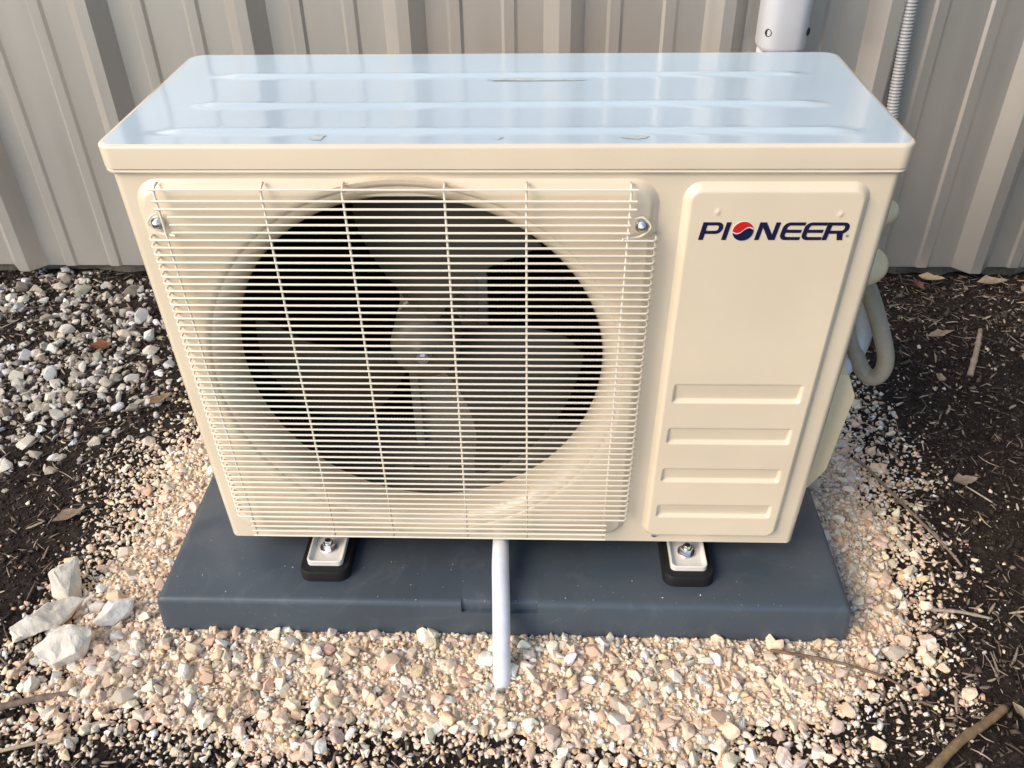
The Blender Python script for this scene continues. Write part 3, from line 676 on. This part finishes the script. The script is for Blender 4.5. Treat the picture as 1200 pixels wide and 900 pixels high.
def half(sign, gap):
    w_ = [(x, y+sign*gap) for x, y in wv]; w_ = clipc(w_, 1); a, c = w_[0], w_[-1]
    t0, t1 = math.degrees(math.atan2(c[1]-cy, c[0]-cx)), math.degrees(math.atan2(a[1]-cy, a[0]-cx))
    if sign > 0: 
        if t1 < t0: t1 += 360
        return [(p[0]-cx, p[1]-cy) for p in w_+arc(cx, cy, rad, t0, t1, 28)]
    if t1 > t0: t1 -= 360
    return [(p[0]-cx, p[1]-cy) for p in w_+arc(cx, cy, rad, t0, t1, 28)]
def shift(pts): return [(x, y+cy) for x, y in pts]
letter('emblem', [shift(arc(0, 0, 58, 0, 351, 39))], cx, 'white', shear=0, y=-HP+.0010)
letter('emblem', [shift(half(1, 4))], cx, 'red', shear=0, y=-HP+.0006)
letter('emblem', [shift(half(-1, 4))], cx, 'navy', shear=0, y=-HP+.0006)
letter('trademark_dot', [[(x, y) for x, y in arc(0, 26, 8, 0, 330, 11)]], 962, 'greyprint', shear=0)

# taper every casing part that is not a foot
done = set()
def taper(o):
    for ch in o.children:
        if ch.type == 'MESH' and ch.name.split('.')[0] not in ('horizontal_wire', 'valve_cover', 'cable_cover') and ch.data.name not in done:
            done.add(ch.data.name); me = ch.data; co = np.empty(len(me.vertices)*3, dtype=np.float32); me.vertices.foreach_get('co', co); co = co.reshape(-1, 3)
            co[:, 0] *= sx_of(co[:, 2]); me.vertices.foreach_set('co', co.ravel()); me.update()
        taper(ch)
taper(ac)
# feet
for fx in (-.2570, .2485):
    ft = bpy.data.objects.new('mounting_foot', None); COL.objects.link(ft); ft.parent = ac; ft.location = OFF
    b = MB()
    def rrect(x0, x1, y0, y1, r, z): return [(x, y, z) for x, y in corner(x0+r, y0+r, r, r, -PI, -PI/2, 6)+corner(x1-r, y0+r, r, r, -PI/2, 0, 6)+corner(x1-r, y1-r, r, r, 0, PI/2, 6)+corner(x0+r, y1-r, r, r, PI/2, PI, 6)]
    def stack(b, rows):
        b.grid([r+[r[0]] for r in rows]); n = len(b.v); k = len(rows[-1]); b.add(rows[-1], [tuple(range(k))])
    b = MB(); stack(b, [rrect(fx-.035, fx+.035, -.044, .055, .016, PADH-.001), rrect(fx-.0345, fx+.0345, -.0432, .055, .016, .079), rrect(fx-.033, fx+.033, -.0415, .053, .015, .0815)])
    b.build('rubber_pad', 'rubber', ft, smooth=True)
    b = MB(); zt2 = .0835
    b.grid([r+[r[0]] for r in (rrect(fx-.025, fx+.025, -.030, .28, .007, .0818), rrect(fx-.025, fx+.025, -.030, .28, .007, .0895), rrect(fx-.0243, fx+.0243, -.0292, .279, .0065, .0902), rrect(fx-.0228, fx+.0228, -.0277, .278, .006, .0900),
                                    rrect(fx-.0205, fx+.0205, -.0252, .276, .0055, .0845), rrect(fx-.019, fx+.019, -.0235, .274, .005, .0835))])
    r_ = rrect(fx-.019, fx+.019, -.0235, .274, .005, .0835); b.add(r_, [tuple(range(len(r_)))])
    b.build('bracket', 'plate', ft, smooth=True)
    for yy in (.030, .25): b = MB(); b.box(fx-.018, fx+.018, yy, yy+.02, .0835, Z0+.002); b.build('riser', 'plate', ft)
    b = MB(); b.lathe([(.0125, 0), (.0125, .0018), (.0118, .0024), (0, .0024)], (fx, .0030, .0836), axis='z', n=28); b.build('washer', 'zinc', ft, smooth=True)
    b = MB(); b.lathe([(.0088, 0), (.0088, .0055), (.0078, .0068), (.0052, .0068)], (fx, .0030, .0860), axis='z', n=6); b.build('nut', 'zinc', ft)
    b = MB(); b.lathe([(.0050, 0), (.0050, .0115), (.0044, .0125), (0, .0127)], (fx, .0030, .0860), axis='z', n=14); b.build('bolt', 'zinc', ft, smooth=True)

# right side: valve cover and two rounded cable covers
b = MB(); prof = [(.390, .366), (.428, .362), (.443, .328), (.431, .203), (.412, .168), (.385, .165)]
b.grid([[(x, y, z) for x, z in prof] for y in (.045, .15)]); b.add([(x, .045, z) for x, z in prof], [tuple(range(len(prof)))]); b.add([(x, .15, z) for x, z in prof], [tuple(range(len(prof)-1, -1, -1))])
part(b, 'valve_cover', 'ivory', bevel=.003, weld=True)
for (z, r, dx) in ((.572, .017, .033), (.503, .024, .037)):
    b = MB(); P = []
    for i in range(9):
        a = i/8*PI/2; P.append((r*math.cos(a)+.002, (dx)*math.sin(a)))
    b.lathe([(q[0], q[1]) for q in P], (.4115, .07, z), axis='x', n=24); part(b, 'cable_cover', 'ivory', smooth=True)

# ------------------------------------------------------------------ hoses and lines
p, r = ribbed([(-.0135, .08, .100), (-.0125, .02, .0965), (-.0110, -.035, .0905), (-.0088, -.078, .0795), (-.0076, -.108, .0575), (-.0066, -.138, .028), (-.0060, -.160, .000), (-.006, -.172, -.02)], .0120, .00012, .0032)
r = [q-(.0022*max(0, 1-i/(len(r)*.35))) for i, q in enumerate(r)]
b = MB(); b.tube(p, r, 18); tag(b.build('drain_hose', 'pvc', smooth=True), 'white ribbed drain hose running from under the unit into gravel', 'hose')
p, r = ribbed([(.405, .10, .487), (.440, .115, .462), (.468, .135, .420), (.492, .142, .372), (.511, .142, .325), (.5135, .145, .295), (.504, .152, .281), (.490, .165, .292), (.474, .185, .335), (.455, .22, .40), (.44, .30, .44), (.43, .36, .44)], .0112, .0003, .0044)
b = MB(); b.tube(p, r, 20); tag(b.build('conduit_loop', 'tan', smooth=True), 'tan flexible conduit looping down from the right side of the unit', 'conduit')
b = MB(); pp = resample(spline([(.405, .16, .29), (.440, .165, .268), (.475, .175, .285), (.489, .180, .325), (.484, .180, .365), (.473, .185, .41), (.468, .20, .45), (.462, .30, .46), (.455, .45, .40), (.452, .70, .34), (.455, .86, .36), (.4615, .893, .42), (.4635, .896, .50), (.465, .896, .60)], 10), .008)
b.tube(pp, .0125, 18); tag(b.build('refrigerant_line', 'pvc', smooth=True), 'white insulated refrigerant line beside the tan conduit, rising into wall duct', 'pipe')
# wall duct
duct = bpy.data.objects.new('line_set_duct', None); COL.objects.link(duct); duct.location = (.49, WY, .53)
tag(duct, 'white plastic line cover fixed upright on the ribbed wall', 'duct')
def dsec(z, k=1.0, x=.4905):
    w_, d_ = .0445*k, .066*k; pts = []
    for i in range(25):
        t = PI*i/24; c, s_ = math.cos(t), math.sin(t)
        pts.append((x-w_*math.copysign(abs(c)**.55, c), WY-.0335-d_*.98*abs(s_)**.62, z))
    return [(x-w_, WY-.0335, z)]+pts+[(x+w_, WY-.0335, z)]
b = MB(); b.grid([dsec(.528, .95), dsec(.531, .985), dsec(.536, 1), dsec(.60, 1.0), dsec(.64, 1.03), dsec(1.2, 1.03), dsec(2.3, 1.03)]); b.grid([dsec(.528, .95), dsec(.5285, .88), dsec(.6, .88)])
b.build('cover', 'duct', duct, (-.49, -WY, -.53), smooth=True)
for (x, y, rx) in ((.4570, WY-.0875, -.75), (.5290, WY-.0815, .95)):
    b = MB(); b.lathe([(0, -.001), (.0050, -.0012), (.0062, -.0024), (.0074, -.0014), (.008, .003)], (0, 0, 0), n=16); o = b.build('screw_recess', 'hole', duct, smooth=True)
    o.location = (x-.49, y-WY, .562-.53); o.rotation_euler = (0, 0, rx)
b = MB(); b.lathe([(0, -.001), (.003, -.001), (.0035, 0)], (0, 0, 0), n=12)
# grey conduit on the wall
p, r = ribbed([(.735, WY-.022, 2.3), (.731, WY-.022, 1.2), (.727, WY-.023, .75), (.727, WY-.024, .62), (.733, WY-.026, .50), (.737, WY-.03, .42), (.742, WY-.035, .34), (.728, WY-.06, .20), (.66, WY-.14, .10), (.58, WY-.30, .09), (.50, WY-.45, .14), (.44, WY-.57, .20)], .0112, .0009, .0062)
b = MB(); b.tube(p, r, 16); tag(b.build('wall_conduit', 'grey', smooth=True), 'grey corrugated conduit running up the wall right of the white duct', 'conduit')

# ------------------------------------------------------------------ rocks, sticks, leaves
def rock(cx, cy, sx_, sy_, sz_, rz, seed, col, label, tilt=(0, 0)):
    V, Fc = hull_proto(seed, 14, .95, 1)
    bm = bmesh.new(); vv = [bm.verts.new(q) for q in V]; [bm.faces.new([vv[i] for i in f]) for f in Fc]
    for _ in range(2): bmesh.ops.subdivide_edges(bm, edges=[e for e in bm.edges if e.calc_length() > .16], cuts=1, use_grid_fill=True)
    bmesh.ops.triangulate(bm, faces=bm.faces); bm.normal_update(); bm.verts.index_update()
    for v in bm.verts:
        c = v.co; q = (float(vnoise(c.x+c.z, c.y, 3, seed))-.5)*.14+(float(vnoise(c.x, c.y-c.z, 8, seed+1))-.5)*.07; v.co = c+v.normal*q
    V = np.array([v.co[:] for v in bm.verts]); Fc = np.array([[v.index for v in f.verts] for f in bm.faces]); bm.free(); V = V/np.abs(V).max(0)
    V = V*np.array([sx_, sy_, sz_])
    o = mk('rock', V, Fc, 'rock', cols=np.repeat(np.array([col]), len(V), 0), smooth=True); sharp(o.data, 25)
    h = float(surf_h(np.array([cx]), np.array([cy]))[0]); o.location = (cx, cy, h+sz_*.55); o.rotation_euler = (tilt[0], tilt[1], rz)
    tag(o, label, 'rock', 'pale rocks at the gravel edge')
rock(-.643, -.008, .032, .027, .038, .9, 31, (.68, .64, .55), 'upright pointed grey rock highest in the cluster left of the pad')
rock(-.652, -.083, .056, .022, .030, .75, 44, (.68, .64, .55), 'long narrow pale rock lying at the left edge of the gravel')
rock(-.602, -.122, .043, .027, .036, .12, 57, (.68, .64, .55), 'broad angular grey rock, largest of the cluster left of pad')
rock(-.558, -.064, .032, .018, .020, .55, 63, (.80, .77, .70), 'white oblong stone touching the largest rock left of pad')
def stick(name, pts, r0, r1, col, label, cat='twig', fork=None):
    pts = [(x, y, z+float(surf_h(np.array([x]), np.array([y]))[0])) for x, y, z in pts]
    p = resample(spline(pts, 10), .006); n = len(p); rr_ = random.Random(len(label))
    rad = [(r0+(r1-r0)*i/n)*(1+rr_.uniform(-.06, .06)+(.28 if i in (n//3, 2*n//3) else 0)) for i in range(n)]
    b = MB(); b.tube(p, rad, 8)
    if fork: b.tube([p[fork[0]], p[fork[0]]+Vector(fork[1])*.5, p[fork[0]]+Vector(fork[1])], [r1, r1*.8, r1*.4], 6)
    o = mk(name, b.v, b.f, 'wood', cols=np.repeat(np.array([col]), len(b.v), 0), smooth=True); tag(o, label, cat, 'twigs on the ground'); return o
stick('stick', [(.638, -.182, .012), (.605, -.205, .013), (.560, -.233, .013), (.515, -.270, .012), (.46, -.318, .01)], .0055, .0068, (.22, .155, .085), 'thick tan broken stick lying at the bottom right corner', 'stick')
stick('twig', [(.572, .282, .016), (.590, .262, .018), (.612, .205, .019), (.635, .145, .018), (.662, .085, .014), (.676, .06, .008)], .0028, .0020, (.22, .17, .13), 'long thin curved twig on soil right of the pad', fork=(18, (.03, .012, .006)))
stick('twig', [(.927, .66, .035), (.905, .61, .018), (.880, .56, .004)], .0045, .0065, (.34, .26, .19), 'short brown twig propped on soil near the right wall')
stick('twig', [(.355, -.106, .012), (.40, -.116, .014), (.45, -.129, .013), (.50, -.142, .012), (.53, -.158, .006)], .0022, .0016, (.20, .13, .09), 'thin dark twig lying on gravel in front of pad corner')
stick('twig', [(-.70, -.225, .006), (-.653, -.211, .008), (-.61, -.198, .010), (-.56, -.188, .006)], .005, .0035, (.20, .15, .12), 'brown stick on soil left of the front gravel')
stick('twig', [(-.64, -.275, .006), (-.60, -.267, .008), (-.55, -.254, .009), (-.535, -.262, .004)], .0025, .002, (.42, .34, .25), 'pale thin bent twig at the bottom left corner', fork=(10, (.012, -.03, .002)))
stick('twig', [(-.665, -.16, .004), (-.655, -.14, .010), (-.635, -.105, .018)], .0018, .0014, (.35, .29, .2), 'thin straight twig leaning below the long narrow rock')
stick('twig', [(.600, -.028, .012), (.635, -.034, .014), (.678, -.041, .010)], .0028, .0018, (.36, .30, .24), 'greyish straight twig on dark soil right of the gravel')
def leaf(x, y, L, W, rz, col, label, curl=.3, z=.008, tilt=(0, 0), fold=.25):
    P = []
    for i in range(9):
        u = i/8; w_ = W*(math.sin(PI*(u**.8)*.98+.03))*(1+.22*math.sin(u*11+x*40)+.12*math.sin(u*23+y*50)); row = []
        for j in range(5):
            v_ = j/4-.5; row.append(((u-.5)*L, v_*w_, curl*L*((u-.5)**2)+fold*abs(v_)*w_+.0006*math.sin(7*u+9*v_)))
        P.append(row)
    b = MB(); b.grid(P); b.grid([[(p[0], p[1], p[2]-.0005) for p in reversed(r)] for r in P]); o = mk('dry_leaf', b.v, b.f, 'wood', cols=np.repeat(np.array([col])*.7, len(b.v), 0), smooth=True)
    h = float(surf_h(np.array([x]), np.array([y]))[0]); o.location = (x, y, h+z); o.rotation_euler = (tilt[0], tilt[1], rz); tag(o, label, 'leaf', 'dry leaves on the ground')
leaf(.872, .865, .055, .035, .9, (.30, .14, .10), 'reddish brown dry leaf near the wall foot, right of the unit', .6, .02, (.5, .3), .6)
leaf(.918, .895, .065, .022, -.9, (.48, .38, .26), 'pale tan curled leaf standing at the wall, by the reddish leaf', .5, .025, (.3, -.3), .7)
leaf(1.045, .885, .075, .024, .15, (.46, .37, .26), 'long tan bark strip against the foot of the right wall', .2, .015, (.2, 0), .6)
leaf(1.12, .86, .06, .035, .5, (.50, .42, .30), 'broad pale dry leaf at the right edge beside the wall', .3, .012, (.3, 0), .3)
leaf(.86, .68, .07, .016, .35, (.46, .36, .24), 'narrow tan leaf lying flat mid soil on the right', .2, .008, (.2, 0), .5)
leaf(.81, .535, .028, .02, 1.2, (.48, .38, .24), 'small yellowish leaf scrap on soil right of the conduit loop', .5, .008, (.3, 0), .4)
leaf(.745, .24, .045, .022, .2, (.40, .32, .24), 'light brown leaf on bare soil right of the pad', .4, .008, (.1, 0), .4)
leaf(-.715, .135, .055, .022, .7, (.36, .27, .19), 'brown dry leaf on soil left of the gravel', .3, .008, (0, 0), .5)
leaf(-.675, .44, .05, .022, .9, (.36, .24, .15), 'brown curled leaf between the dark soil and unit left side', .4, .008, (0, 0), .5)
leaf(-.86, .62, .05, .022, .1, (.24, .10, .05), 'russet dry leaf among the grey stones left of unit', .3, .012, (.2, 0), .5)
leaf(.655, -.19, .032, .016, 1.9, (.52, .42, .28), 'small tan wood chip beside the end of the thick stick', .1, .012, (.2, 0), .2)
